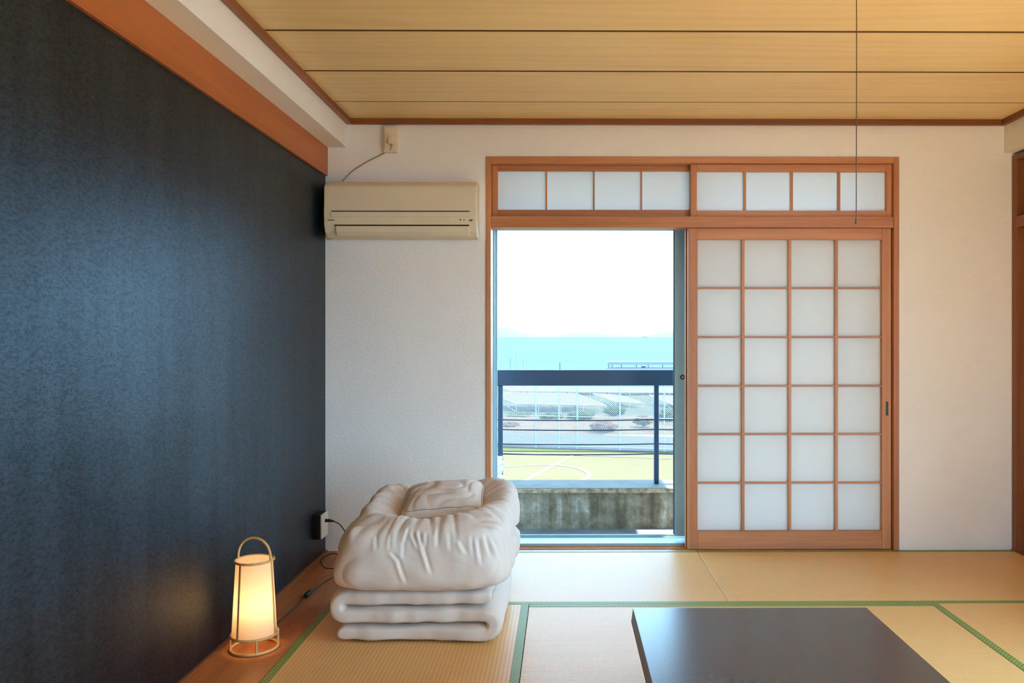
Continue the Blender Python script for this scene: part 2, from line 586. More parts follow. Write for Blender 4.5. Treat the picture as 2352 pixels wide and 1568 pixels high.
mat_piece(-0.147, 1.603, YJ - 0.875, YJ, 'X')
mat_piece(-0.147, 1.603, YJ - 1.75, YJ - 0.875, 'X')
mat_piece(1.603, 2.455, YJ - 1.75, YJ, 'Y')
mat_piece(-1.022, 0.728, YJ - 2.625, YJ - 1.75, 'X')
mat_piece(0.728, 2.455, YJ - 2.625, YJ - 1.75, 'X')
mat_piece(-1.022, 0.728, YJ - 3.5, YJ - 2.625, 'X')
mat_piece(0.728, 2.455, YJ - 3.5, YJ - 2.625, 'X')
mat_piece(-1.022, 0.728, YR, YJ - 3.5, 'X')
mat_piece(0.728, 2.455, YR, YJ - 3.5, 'X')
bx('floor_plank', (-1.275, -1.0235, YR, YB - 0.001, -0.02, 0.0), M['plank'], floor, 0.001, 1)
struct(bx('baseboard_left', (XL - 0.001, -1.2755, YR, YB - 0.001, -0.02, 0.007), dark_wood('Y'), None, 0.002), 'thin brown batten at the foot of the dark wall')

# rear window added behind the viewer to bring in fill daylight
wr = thing('fill_window_rear', 'wide white framed window added behind the viewer for fill daylight', None, (1.07, YR - 0.1, 0.05))
wr['kind'] = 'structure'
for d in ((-0.2, 2.35, 0.05, 0.10), (-0.2, 2.35, 2.15, 2.2), (-0.2, -0.15, 0.10, 2.15), (2.30, 2.35, 0.10, 2.15), (1.05, 1.10, 0.10, 2.15)):
    bx('window_frame', (d[0], d[1], YR - 0.13, YR - 0.07, d[2], d[3]), M['white_plastic'], wr, 0.004, 1)
for d in ((-0.15, 1.05), (1.10, 2.30)):
    bx('pane', (d[0], d[1], YR - 0.102, YR - 0.098, 0.10, 2.15), M['glass'], wr)

# unseen side window added in the right wall to light the room
ws = thing('fill_window_side', 'tall window added in the right wall beside the viewer for fill daylight', None, (2.6, 1.3, 0.03))
ws['kind'] = 'structure'
for d in ((-0.45, 2.55, 0.03, 0.08), (-0.45, 2.55, 2.03, 2.08), (-0.45, -0.40, 0.08, 2.03), (2.50, 2.55, 0.08, 2.03), (1.02, 1.08, 0.08, 2.03)):
    bx('window_frame', (2.57, 2.63, *d), M['white_plastic'], ws, 0.004, 1)
for d in ((-0.40, 1.02), (1.08, 2.50)):
    bx('pane', (2.598, 2.602, d[0], d[1], 0.08, 2.03), M['glass'], ws)

# ------------------------------------------------------------------ balcony door opening
XJ0, XJ1 = -0.417, 1.832
df = thing('door_1', 'brown timber frame of the balcony opening', None, (0.7, YB, 0))
df['kind'] = 'structure'
yf = YB - 0.010
bx('jamb', (XJ0, XJ0 + 0.026, yf, 4.46, 0.0, 2.142), door_wood('Z'), df, 0.002, 1)
bx('jamb', (XJ1 - 0.030, XJ1, yf, 4.46, 0.0, 2.142), door_wood('Z'), df, 0.002, 1)
bx('head', (XJ0 + 0.026, XJ1 - 0.030, yf, 4.46, 2.107, 2.142), door_wood('X'), df, 0.002, 1)
bx('lintel', (XJ0 + 0.026, XJ1 - 0.030, YB - 0.006, 4.458, 1.757, 1.818), door_wood('X'), df, 0.002, 1)
bm = bmesh.new()
box(bm, XJ0, XJ1, YB - 0.008, 4.455, -0.03, -0.006)
for a in (YB - 0.008, 4.398, 4.438):
    box(bm, XJ0 + 0.026, XJ1 - 0.03, a, a + (0.019 if a < 4.36 else 0.008), -0.008, 0.0)
obj('sill_track', bm, door_wood('X'), df, 0.0008, False, 1)

def lattice(name, label, cat, x0, x1, z0, z1, y0, y1, sl, sr, rt, rb, vb, hb, bw, bh, grp=None, hl=True, papermat='shoji_paper'):
    t = thing(name, label, cat, ((x0 + x1) / 2, (y0 + y1) / 2, z0), grp)
    st = []
    bx('stile', (x0, x0 + sl, y0, y1, z0, z1), door_wood('Z'), t, 0.0015, 1)
    bx('stile', (x1 - sr, x1, y0, y1, z0, z1), door_wood('Z'), t, 0.0015, 1)
    bx('rail', (x0 + sl, x1 - sr, y0 + 0.001, y1, z1 - rt, z1), door_wood('X'), t, 0.0015, 1)
    bx('rail', (x0 + sl, x1 - sr, y0 + 0.001, y1, z0, z0 + rb), door_wood('X'), t, 0.0015, 1)
    ix0, ix1, iz0, iz1 = x0 + sl, x1 - sr, z0 + rb, z1 - rt
    yb0, yb1 = y0 + 0.006, y1 - 0.006
    xs = [ix0]
    for xb in vb:
        bx('lattice_bar', (xb - bw / 2, xb + bw / 2, yb0, yb1, iz0, iz1), door_wood('Z'), t, 0.0006, 1)
        xs.append(xb)
    xs.append(ix1)
    zs = [iz0]
    for zb in hb:
        for a, b in zip(xs, xs[1:]):
            bx('lattice_bar', (a + (bw / 2 if a != ix0 else 0), b - (bw / 2 if b != ix1 else 0), yb0 + 0.002, yb1 - 0.0005, zb - bh / 2, zb + bh / 2), door_wood('X'), t, 0.0006, 1)
        zs.append(zb)
    zs.append(iz1)
    for i in range(len(xs) - 1):
        for j in range(len(zs) - 1):
            a, b, c, d = xs[i], xs[i + 1], zs[j], zs[j + 1]
            bm = bmesh.new(); box(bm, -(b - a) / 2, (b - a) / 2, -0.0004, 0.0004, -(d - c) / 2, (d - c) / 2)
            finish(bm)
            put('paper_pane', mesh_of('paper_pane', bm, M[papermat]), t, ((a + b) / 2, yb1 + 0.0005, (c + d) / 2))
    return t

def zz(v, y): return 1.163 - (v - 773) * y / FPX
def xx(u, y): return (u - 1293) * y / FPX
ys = 4.378
sh = lattice('shoji_screen', 'tall wooden shoji screen closed over the right half of the balcony opening', 'screen',
             0.684, 1.797, 0.001, 1.756, 4.366, 4.396, 0.052, 0.050, 0.062, 0.100,
             [xx(u, ys) for u in (1707, 1814.5, 1922)], [zz(v, ys) for v in (1109, 997, 886, 774, 661)], 0.016, 0.011)
bx('finger_pull', (1.768, 1.782, 4.3652, 4.3672, zz(954, ys), zz(922, ys)), M['black_plastic'], sh, 0.0004, 1)
lattice('shoji_screen', 'shoji screen slid behind the front one, only its pale edge showing', 'screen',
        0.676, 1.790, 0.001, 1.756, 4.407, 4.437, 0.052, 0.050, 0.062, 0.100,
        [xx(u, ys) for u in (1707, 1814.5, 1922)], [zz(v, ys) for v in (1109, 997, 886, 774, 661)], 0.016, 0.011)
y2 = 4.425
lattice('transom_screen', 'narrow four-pane transom screen above the open doorway', 'screen',
        -0.390, 0.735, 1.8185, 2.1065, 4.410, 4.436, 0.030, 0.034, 0.029, 0.0445,
        [xx(u, y2) for u in (1255, 1364, 1473)], [], 0.009, 0.01)
y2 = 4.378
lattice('transom_screen', 'narrow four-pane transom screen above the tall shoji screen', 'screen',
        0.698, 1.801, 1.819, 2.106, 4.366, 4.394, 0.034, 0.030, 0.040, 0.034,
        [xx(u, y2) for u in (1711, 1819, 1928)], [], 0.014, 0.01)

# aluminium outer sash
al = thing('window_2', 'pale blue aluminium outer door frame', None, (0.7, 4.53, 0))
al['kind'] = 'structure'
bm = bmesh.new()
box(bm, -0.417, -0.392, 4.461, 4.63, 0.0, 2.142)
box(bm, -0.392, -0.383, 4.50, 4.52, 0.03, 2.11)
box(bm, -0.392, -0.3755, 4.575, 4.59, 0.03, 2.11)
obj('sash_jamb', bm, M['alu'], al, 0.001, False, 1)
bx('sash_jamb', (1.80, 1.832, 4.461, 4.63, 0.0, 2.142), M['alu'], al, 0.001, 1)
bx('sash_head', (-0.392, 1.80, 4.461, 4.63, 2.11, 2.142), M['alu'], al, 0.001, 1)
bx('sash_transom', (-0.392, 1.80, 4.461, 4.63, 1.775, 1.815), M['alu'], al, 0.001, 1)
bm = bmesh.new()
box(bm, -0.417, 1.832, 4.4555, 4.66, -0.06, 0.012)
box(bm, -0.392, 1.80, 4.598, 4.606, 0.012, 0.026)
obj('sash_threshold', bm, M['alu'], al, 0.001, False, 1)

def sash_door(x0, x1, y0, y1, label, lock):
    t = thing('sash_door', label, 'door', ((x0 + x1) / 2, y0, 0.02))
    w = 0.070
    bx('stile', (x0, x0 + w, y0, y1, 0.034, 1.774), M['alu'], t, 0.0015, 1)
    bx('stile', (x1 - w, x1, y0, y1, 0.034, 1.774), M['alu'], t, 0.0015, 1)
    bx('rail', (x0 + w, x1 - w, y0, y1, 1.71, 1.774), M['alu'], t, 0.0015, 1)
    bx('rail', (x0 + w, x1 - w, y0, y1, 0.034, 0.12), M['alu'], t, 0.0015, 1)
    bx('glass_pane', (x0 + w, x1 - w, (y0 + y1) / 2 - 0.002, (y0 + y1) / 2 + 0.002, 0.12, 1.71), M['glass'], t)
    bx('edge_seal', (x0 - 0.006, x0, y0 + 0.006, y1 - 0.004, 0.04, 1.77), M['dark_rubber'], t, 0.0008, 1)
    if lock:
        bm = bmesh.new()
        c = Vector((xx(1568, y0), y0, zz(866, y0)))
        tube(bm, [c + Vector((0, 0.002, 0)), c + Vector((0, -0.003, 0))], 0.014, 20)
        k = obj('lock_knob', bm, M['brass'], t, 0.0008, False, 1)
        k.scale = (1, 1, 1)
        bm = bmesh.new(); tube(bm, [c + Vector((0, -0.003, 0)), c + Vector((0, -0.006, 0))], 0.006, 14)
        obj('lock_button', bm, M['alu'], k)
    return t
sash_door(0.634, 1.80, 4.535, 4.560, 'pale blue aluminium sliding glass door pushed open behind the shoji', True)
sash_door(0.690, 1.80, 4.570, 4.596, 'second aluminium sliding glass door, outermost behind the shoji screens', False)
for x0, x1, yy_ in ((-0.392, 0.74, 4.57), (0.70, 1.80, 4.535)):
    t = thing('transom_window', 'outer frosted transom window ' + ('above the open doorway' if x0 < 0 else 'above the closed shoji'), 'window', ((x0 + x1) / 2, yy_, 1.815))
    bm = bmesh.new()
    box(bm, x0, x1, yy_, yy_ + 0.022, 1.816, 1.84); box(bm, x0, x1, yy_, yy_ + 0.022, 2.085, 2.109)
    box(bm, x0, x0 + 0.024, yy_, yy_ + 0.022, 1.84, 2.085); box(bm, x1 - 0.024, x1, yy_, yy_ + 0.022, 1.84, 2.085)
    obj('frame', bm, M['alu'], t)
    bx('glass_pane', (x0 + 0.024, x1 - 0.024, yy_ + 0.009, yy_ + 0.012, 1.84, 2.085), M['glass'], t)

# right-hand opening in the side wall
rd = thing('door_2', 'dark timber sliding doors and transom in the right wall', None, (2.52, 3.6, 0))
rd['kind'] = 'structure'
xo = 2.452
bx('post', (xo, 2.60, 4.305, YB - 0.001, 0.0, 2.150), dark_wood('Z'), rd, 0.002, 1)
bx('post', (xo, 2.60, 2.90, 2.94, 0.0, 2.150), dark_wood('Z'), rd, 0.002, 1)
bx('head', (xo, 2.60, 2.94, 4.305, 2.118, 2.150), dark_wood('Y'), rd, 0.002, 1)
bx('lintel', (xo - 0.004, 2.60, 2.94, 4.305, 1.752, 1.812), dark_wood('Y'), rd, 0.002, 1)
bx('sill', (xo - 0.01, 2.60, 2.90, YB - 0.002, -0.02, 0.004), dark_wood('Y'), rd, 0.002, 1)
bx('transom_panel', (2.555, 2.57, 2.94, 4.305, 1.812, 2.118), dark_wood('Y'), rd)
for k, (a, b, xq) in enumerate(((3.62, 4.303, 2.50), (2.942, 3.64, 2.535))):
    bx('stile', (xq, xq + 0.028, b - 0.05, b, 0.005, 1.751), dark_wood('Z'), rd, 0.0015, 1)
    bx('stile', (xq, xq + 0.028, a, a + 0.05, 0.005, 1.751), dark_wood('Z'), rd, 0.0015, 1)
    bx('door_panel', (xq + 0.006, xq + 0.022, a + 0.05, b - 0.05, 0.005, 1.751), dark_wood('Z'), rd)

# ------------------------------------------------------------------ balcony
struct(bx('balcony_floor', (-2.0, 4.6, YB + 0.22, 5.62, -0.30, -0.112), M['slab']), 'grey concrete balcony floor')
par = bx('balcony_parapet', (-2.0, 4.6, 5.315, 5.60, -0.30, 0.130), M['parapet'])
struct(par, 'stained concrete balcony parapet')
bx('coping', (-2.0, 4.6, 5.30, 5.615, 0.1305, 0.159), M['coping'], par, 0.004, 1)
bx('lip', (-2.0, 4.6, 5.297, 5.2995, 0.128, 0.157), M['lip'], par, 0.0008, 1)
struct(bx('balcony_roof', (-2.0, 2.36, YB + 0.22, 7.4, 2.38, 2.56), M['ext']), 'unseen concrete balcony roof slab, deepened to cut skylight at the doorway')  # roof out of view, shaped to stop sun and reduce skylight indoors
struct(bx('wall_outside', (-4.0, -1.5, YB, YB + 0.22, -6.0, 5.0), M['ext']), 'pale outside wall beside the doorway')
YP = 5.47
rl = thing('balcony_railing', 'slate blue steel railing with four thin rods on the parapet', 'railing', (0.3, YP, 0.159))
bx('top_rail', (-1.9, 4.5, YP - 0.02, YP + 0.02, zz(885, YP), zz(849, YP)), M['rail'], rl, 0.004, 2)
for px in (-0.427, 0.639, 1.71, -1.5):
    bx('post', (px - 0.0165, px + 0.0165, YP - 0.0165, YP + 0.0165, 0.159, zz(885, YP)), M['rail'], rl, 0.003, 1)
for v in (963.5, 986, 1019, 1042):
    bm = bmesh.new()
    z = zz(v, YP)
    pts = []
    spans = [-1.9, -1.5, -0.427, 0.639, 1.71, 4.4]
    for a, b in zip(spans, spans[1:]):
        for k in range(8):
            t = k / 8
            sag = 0.006 * 4 * t * (1 - t) if (b - a) < 1.3 else 0
            pts.append((a + (b - a) * t, YP - 0.001, z - sag))
    pts.append((4.4, YP, z))
    tube(bm, pts, 0.0042, 8)
    obj('rod', bm, M['rail'], rl)
# wrapped pipe at the left post
wp = thing('wrapped_pipe', 'pale taped pipe bundle on the parapet below the railing at the left jamb', 'pipe', (-0.43, 5.40, 0.159))
bm = bmesh.new()
P = smooth_path([(-0.428, 5.40, 0.159), (-0.424, 5.40, 0.20), (-0.432, 5.40, 0.25), (-0.424, 5.40, 0.30), (-0.43, 5.40, 0.355)], 6)
tube(bm, P, [0.020 + 0.004 * math.sin(i * 1.7) for i in range(len(P))], 12)
obj('tube', bm, M['white_plastic'], wp, 0, True)
for z0 in (0.20, 0.245, 0.29):
    bm = bmesh.new()
    tube(bm, smooth_path([(-0.445, 5.385, z0), (-0.425, 5.378, z0 + 0.012), (-0.403, 5.385, z0 + 0.02 + 0.008 * math.sin(z0 * 90)), (-0.388, 5.39, z0 + 0.008)], 5), 0.006, 8)
    obj('tape_end', bm, M['white_plastic'], wp, 0, True)

# ------------------------------------------------------------------ outside
ZG = -6.0
def quad_strip(name, pts, mat, th=0.15):
    bm = bmesh.new()
    top = [bm.verts.new(p) for p in pts]
    f = bm.faces.new(top)
    r = bmesh.ops.extrude_face_region(bm, geom=[f])
    for v in r['geom']:
        if isinstance(v, bmesh.types.BMVert):
            v.co.z -= th
    return obj(name, bm, mat)
fld = struct(quad_strip('field_ground', [(-60, 6.2, ZG), (60, 6.2, ZG), (60, 47.4, ZG), (-4.0, 49.9, ZG), (-60, 52.5, ZG)], M['field']), 'pale sports field below the balcony')
struct(quad_strip('ground_behind', [(-60, -60, ZG), (60, -60, ZG), (60, 6.2, ZG), (-60, 6.2, ZG)], M['asphalt']), 'asphalt ground around the building')
def strip_line(pts, w, dz=0.0):
    bm = bmesh.new()
    prev = None
    for i, p in enumerate(pts):
        a = Vector(pts[max(i - 1, 0)]); b = Vector(pts[min(i + 1, len(pts) - 1)])
        t = (b - a); n = Vector((-t.y, t.x)).normalized() * (w / 2)
        c = [bm.verts.new((p[0] + s * n.x, p[1] + s * n.y, ZG + 0.012 + dz)) for s in (-1, 1)]
        if prev: bm.faces.new((prev[0], prev[1], c[1], c[0]))
        prev = c
    r = bmesh.ops.extrude_face_region(bm, geom=list(bm.faces))
    for v in r['geom']:
        if isinstance(v, bmesh.types.BMVert):
            v.co.z -= 0.02
    o = obj('painted_line', bm, M['white_line'], fld)
    return o
def G(u, v, z=ZG):
    y = FPX * (1.163 - z) / (v - 773)
    return ((u - 1293) * y / FPX, y)
strip_line([G(1205, 1104), G(1260, 1074), G(1318, 1044)], 0.22)
c0 = G(1230, 1100)
strip_line([G(u, v) for u, v in ((1150, 1072), (1200, 1069), (1260, 1067.5), (1300, 1070), (1330, 1076), (1350, 1085), (1354, 1092), (1345, 1100), (1325, 1106))], 0.28, 0.006)
strip_line([G(1153, 1040), G(1330, 1046), G(1560, 1055)], 0.16, 0.012)
# verge, road, soil, scrub
struct(quad_strip('grass_verge', [(-60, 52.5, ZG + 0.05), (-4.0, 49.9, ZG + 0.05), (60, 47.4, ZG + 0.05), (60, 49.4, ZG + 0.05), (4.0, 49.6, ZG + 0.05), (-4.0, 52.0, ZG + 0.05), (-60, 55, ZG + 0.05)], M['grass']), 'green verge along the edge of the sports field')
struct(quad_strip('road', [(-60, 55, ZG), (-4.0, 52.0, ZG), (4.0, 49.6, ZG), (60, 49.4, ZG), (60, 57, ZG), (8, 57.2, ZG), (-4.5, 60.2, ZG), (-60, 63, ZG)], M['asphalt']), 'grey road behind the chain link fence')
def bank(name, rows, mat, label, nx=40, amp=0.12):
    bm = bmesh.new()
    grid = []
    for (ya, yb, z) in rows:      # ya at x=-60, yb at x=60
        r = []
        for i in range(nx + 1):
            x = -60 + 120 * i / nx
            y = ya + (yb - ya) * i / nx
            r.append(bm.verts.new((x, y, z + amp * noise.noise((x * 0.4, y * 0.5, 3)))))
        grid.append(r)
    for a, b in zip(grid, grid[1:]):
        for i in range(nx):
            bm.faces.new((a[i], a[i + 1], b[i + 1], b[i]))
    return struct(obj(name, bm, mat), label)
bank('soil_bank', [(62.5, 56.5, -6.1), (63.5, 58.5, -5.9), (69, 65, -5.7), (72, 68, -5.75)], M['soil'], 'russet soil bank beyond the road')
bank('scrub_ground', [(71.5, 67.5, -5.85), (80, 78, -5.7), (95, 95, -5.8), (112, 112, -6.2)], M['scrub'], 'scrub ground under the solar panels')
struct(quad_strip('sea_wall', [(-120, 111, -5.3), (140, 111, -5.3), (140, 113.5, -5.3), (-120, 113.5, -5.3)], M['slab'], 2.0), 'pale concrete sea wall along the shore')
sea = quad_strip('sea', [(-9000, 112, -7.6), (9000, 112, -7.6), (22000, 30000, -7.6), (-22000, 30000, -7.6)], M['sea'], 0.5)
struct(sea, 'pale turquoise sea reaching the horizon')

def hill(label, prof, Y, depth):
    bm = bmesh.new()
    rows = []
    for s in range(7):
        t = s / 6
        hgt = math.sin(PI * t)
        r = []
        for (u, v) in prof:
            x = (u - 1293) * Y / FPX; z = -7.6 + (773.8 - v) * Y / FPX
            r.append(bm.verts.new((x, Y + depth * (t - 0.5), -7.6 + (z + 7.6) * hgt * (0.9 + 0.2 * noise.noise((u * 0.05, s, 1))))))
        rows.append(r)
    for a, b in zip(rows, rows[1:]):
        for i in range(len(prof) - 1):
            bm.faces.new((a[i], a[i + 1], b[i + 1], b[i]))
    o = obj('island_hill', bm, M['hill'], None, 0, True)
    tag(o, label, 'hill', 'distant hills on the horizon')
hill('faint sloping island on the horizon at the left of the doorway', [(1060, 773), (1090, 760), (1120, 750), (1150, 747), (1168, 748), (1185, 753), (1200, 759), (1225, 765), (1250, 769), (1285, 773)], 15000, 1500)
hill('faint low island on the horizon in the middle', [(1262, 773), (1290, 768), (1320, 763), (1345, 761), (1380, 764), (1420, 767), (1470, 770), (1500, 773)], 20000, 1500)
hill('faint island on the horizon beside the aluminium door', [(1480, 773), (1497, 768), (1515, 762), (1540, 758), (1580, 755), (1640, 756), (1700, 773)], 17000, 1500)

# fence
fe = thing('chain_link_fence', 'tall grey chain link fence behind the sports field', 'fence', (2, 50.4, ZG))
FA, FB = Vector((-9.0, 53.4)), Vector((14.0, 48.2))
def fpt(t): return FA + (FB - FA) * t
FH = 4.75
Lf = (FB - FA).length
def fence_t(u):
    # where the sight line at column u meets the fence line
    s = (u - 1293) / FPX
    d = FB - FA
    return (s * FA.y - FA.x) / (d.x - s * d.y)
tt = [fence_t(u) for u in (1231, 1284, 1326, 1424, 1526)]
step = (tt[4] - tt[3])
tposts = [tt[0] - step, tt[0]] + tt[1:] + [tt[4] + step, tt[4] + 2 * step]
for t in tposts:
    if not 0 <= t <= 1: continue
    p = fpt(t)
    bm = bmesh.new(); tube(bm, [(p.x, p.y, ZG), (p.x, p.y, ZG + FH)], 0.045, 8)
    obj('post', bm, M['galv'], fe)
for z in (0.15, 2.05, FH):
    a, b = fpt(0), fpt(1)
    bm = bmesh.new(); tube(bm, [(a.x, a.y - 0.03, ZG + z), (b.x, b.y - 0.03, ZG + z)], 0.03, 6)
    obj('rail', bm, M['galv'], fe)
for nm, dirn, rad in (('wire_mesh', 1, 0.011), ('wire_mesh', -1, 0.006)):
    bm = bmesh.new()
    sp = 0.125
    n = int((Lf + FH) / sp) + 1
    for i in range(n):
        s0 = -FH + i * sp if dirn > 0 else i * sp
        lo, hi = 0.0, FH
        pts = []
        for h in (0.1, FH):
            s = s0 + (FH - h) if dirn > 0 else s0 - (FH - h)
            pts.append((s, h))
        (sa, ha), (sb, hb) = pts
        # clip to the fence
        def clip(s1, h1, s2, h2):
            q = []
            for (a, h, c, k) in ((s1, h1, s2, h2), (s2, h2, s1, h1)):
                if a < 0: f = (0 - a) / (c - a) if c != a else 2; a, h = 0, h + (k - h) * f
                elif a > Lf: f = (Lf - a) / (c - a) if c != a else 2; a, h = Lf, h + (k - h) * f
                if h < 0.05 or h > FH + 0.01: return None
                q.append((a, h))
            return q
        q = clip(sa, ha, sb, hb)
        if not q or abs(q[0][1] - q[1][1]) < 0.05: continue
        W3 = []
        for s, h in q:
            p = fpt(s / Lf)
            W3.append((p.x, p.y + 0.02 * dirn, ZG + h))
        tube(bm, W3, rad, 3, False)
    o = obj(nm, bm, M['galv'], fe)
    o['kind'] = 'stuff'

# solar panel tables
def solar(label, u0, u1, vtop, vbot, Yf, shift, slope_px):
    Yb = Yf + 5.0
    t = thing('solar_panel_table', label, 'solar panel', ((u0 - 1293) * Yf / FPX, Yf, -5.75), 'solar panel tables beyond the road')
    def Wp(u, v, y): return Vector(((u - 1293) * y / FPX, y, 1.163 - (v - 773) * y / FPX))
    a, b = Wp(u0, vtop - 4, Yb), Wp(u1, vtop, Yb - 0.6)
    c, d = Wp(u1 + slope_px, vbot, Yf - 0.6), Wp(u0 + slope_px, vbot - 4, Yf)
    bm = bmesh.new()
    vs = [bm.verts.new(p) for p in (a, b, c, d)]
    f = bm.faces.new(vs)
    r = bmesh.ops.extrude_face_region(bm, geom=[f])
    for v in r['geom']:
        if isinstance(v, bmesh.types.BMVert): v.co.z -= 0.06
    obj('panel', bm, M['panel'], t)
    for p, q in ((a, b), (b, c), (d, c), (a, d)):
        bm = bmesh.new(); tube(bm, [p, q], 0.055, 5); obj('edge_frame', bm, M['roof_white'], t)
    n = max(2, int((u1 - u0) / 42))
    for i in range(n + 1):
        s = i / n
        for (p, q) in ((d, c), (a, b)):
            e = p.lerp(q, s)
            bm = bmesh.new(); tube(bm, [(e.x, e.y, -5.9), e], 0.05, 6); obj('post', bm, M['roof_white'], t)
        e, g = d.lerp(c, s), a.lerp(b, s)
        bm = bmesh.new(); tube(bm, [(e.x, e.y, -5.8), g], 0.035, 5); obj('brace', bm, M['roof_white'], t)
    return t
solar('solar panel table at the left end of the row behind the fence', 1120, 1326, 905, 931, 74, 0, 66)
solar('short solar panel table in the middle of the row behind the fence', 1362, 1425, 908, 926, 78, 0, 52)
solar('solar panel table at the right end of the row behind the fence', 1492, 1640, 912, 934, 76, 0, 56)
solar('farther solar panel table nearest the sea wall', 1150, 1560, 892, 902, 96, 0, 24)

# shrubs
def shrub(label, u, v, w, h, Y, mat, grp):
    bm = bmesh.new()
    bmesh.ops.create_icosphere(bm, subdivisions=3, radius=1.0)
    x = (u - 1293) * Y / FPX; z = 1.163 - (v - 773) * Y / FPX
    W_, H_ = w * Y / FPX / 2, h * Y / FPX
    sd = random.random() * 50
    for vv in bm.verts:
        d = 1 + 0.45 * noise.noise(vv.co * 2.2 + Vector((sd, 0, 0))) + 0.25 * noise.noise(vv.co * 6 + Vector((0, sd, 0)))
        c = vv.co * d
        vv.co = Vector((c.x * W_, c.y * W_ * 0.8, (c.z * 0.5 + 0.42) * H_))
    me = mesh_of('shrub', bm, mat, False)
    o = put('shrub', me, None, (x, Y, z))
    tag(o, label, 'shrub', grp)
for a in ((
    ('russet shrub in the soil bank just left of the right railing post', 1478, 975, 40, 22, 62, M['shrub_russet']),
    ('broad russet shrub on the soil bank in the middle of the doorway view', 1388, 990, 56, 26, 60.5, M['shrub_russet']),
    ('small russet shrub on the soil bank beside the left railing post', 1172, 984, 44, 16, 63, M['shrub_russet']),
    ('dark green shrub behind the fence, left of the doorway view', 1190, 962, 54, 18, 69.5, M['shrub_green']),
    ('dark green shrub under the left solar panel table', 1268, 966, 52, 20, 67, M['shrub_green']),
    ('dark green shrub between the left and middle solar panel tables', 1335, 962, 58, 22, 67, M['shrub_green']),
    ('dark green shrub under the middle solar panel table', 1412, 952, 50, 22, 70, M['shrub_green']),
    ('dark green shrub at the foot of the right solar panel table', 1535, 962, 60, 24, 66, M['shrub_green']),
)):
    shrub(*a, 'shrubs on the bank beyond the road')

# pier with canopy
Yp = 200.0
pr = thing('pier', 'long low pier with a white canopy standing in the sea', 'pier', ((1480 - 1293) * Yp / FPX, Yp, -7.6))
sx = lambda u: (u - 1293) * Yp / FPX
sz = lambda v: 1.163 - (v - 773) * Yp / FPX
bx('deck', (sx(1391), sx(1640), Yp - 2, Yp + 2, sz(849), sz(844)), M['slab'], pr)
bx('canopy', (sx(1394), sx(1640), Yp - 2.4, Yp + 2.4, sz(837), sz(830)), M['roof_white'], pr)
for i, u in enumerate((1397, 1405, 1426, 1460, 1487, 1520, 1550, 1580, 1610, 1636)):
    bx('canopy_post', (sx(u) - 0.09, sx(u) + 0.09, Yp - 1.9, Yp - 1.7, sz(845), sz(836)), M['rail'], pr)
    bx('pile', (sx(u) - 0.15, sx(u) + 0.15, Yp - 0.2, Yp + 0.2, -8.0, sz(848)), M['slab'], pr)
bx('bench', (sx(1473), sx(1482), Yp - 1, Yp, sz(844.2), sz(840.5)), M['rail'], pr)
for u, vt, lab in ((1150, 832, 'short white mooring pole in the sea at the far left'), (1172, 822, 'white mooring pole, second from the left jamb'),
                   (1187, 804, 'tallest white mooring pole in the sea'), (1203, 826, 'white mooring pole right of the tallest one'),
                   (1286, 833, 'lone dark marker post in the sea')):
    bm = bmesh.new()
    Ym = 190.0
    x = (u - 1293) * Ym / FPX
    tube(bm, [(x, Ym, -7.8), (x, Ym, 1.163 - (vt - 773) * Ym / FPX)], 0.12, 8)
    o = obj('mooring_pole', bm, M['rail'] if u == 1286 else M['roof_white'])
    tag(o, lab, 'pole', 'poles standing in the sea')

# ------------------------------------------------------------------ air conditioner
yF, yB = 4.20, YB
ax0, ax1 = -1.253, -0.4526
ac = thing('air_conditioner', 'cream wall mounted air conditioner left of the balcony opening', 'air conditioner', ((ax0 + ax1) / 2, yB, 1.69))
prof = [(yB - 0.004, 1.985), (4.245, 1.985), (4.205, 1.957), (yF, 1.945), (yF - 0.006, 1.80), (yF - 0.002, 1.748), (4.215, 1.712), (4.25, 1.690), (yB - 0.004, 1.688)]
def prism(name, prof, x0, x1, mat, parent, bev=0.0, seg=2):
    bm = bmesh.new()
    A = [bm.verts.new((x0, y, z)) for y, z in prof]; B = [bm.verts.new((x1, y, z)) for y, z in prof]
    n = len(prof)
    bm.faces.new(A); bm.faces.new(list(reversed(B)))
    for i in range(n):
        bm.faces.new((A[i], A[(i + 1) % n], B[(i + 1) % n], B[i]))
    return obj(name, bm, mat, parent, bev, False, seg)
body = prism('body', prof, ax0, ax1, M['cream'], ac, 0.006, 3)
# front panel grooves
gx0, gx1 = xx(763, yF), xx(1079, yF)
z_slot = zz(486, yF)
bx('panel_gap', (gx0, gx1, yF - 0.0068, yF + 0.01, z_slot - 0.002, z_slot + 0.003), M['cream_dark'], ac)
bx('front_panel', (gx0 - 0.004, gx1 + 0.004, yF - 0.0095, yF + 0.01, z_slot - 0.030, z_slot - 0.004), M['cream'], ac, 0.0025, 2)
z_l = zz(518, yF)
bx('louver_gap', (xx(770, yF), xx(1078, yF), yF - 0.0035, yF + 0.03, z_l - 0.0035, z_l + 0.004), M['cream_dark'], ac)
lou = prism('louver', [(yF - 0.008, z_l - 0.004), (yF - 0.002, z_l - 0.034), (yF + 0.020, z_l - 0.053), (yF + 0.030, z_l - 0.050), (yF + 0.012, z_l - 0.02), (yF + 0.006, z_l - 0.004)], xx(773, yF), xx(1077, yF), M['cream'], ac, 0.0015, 1)
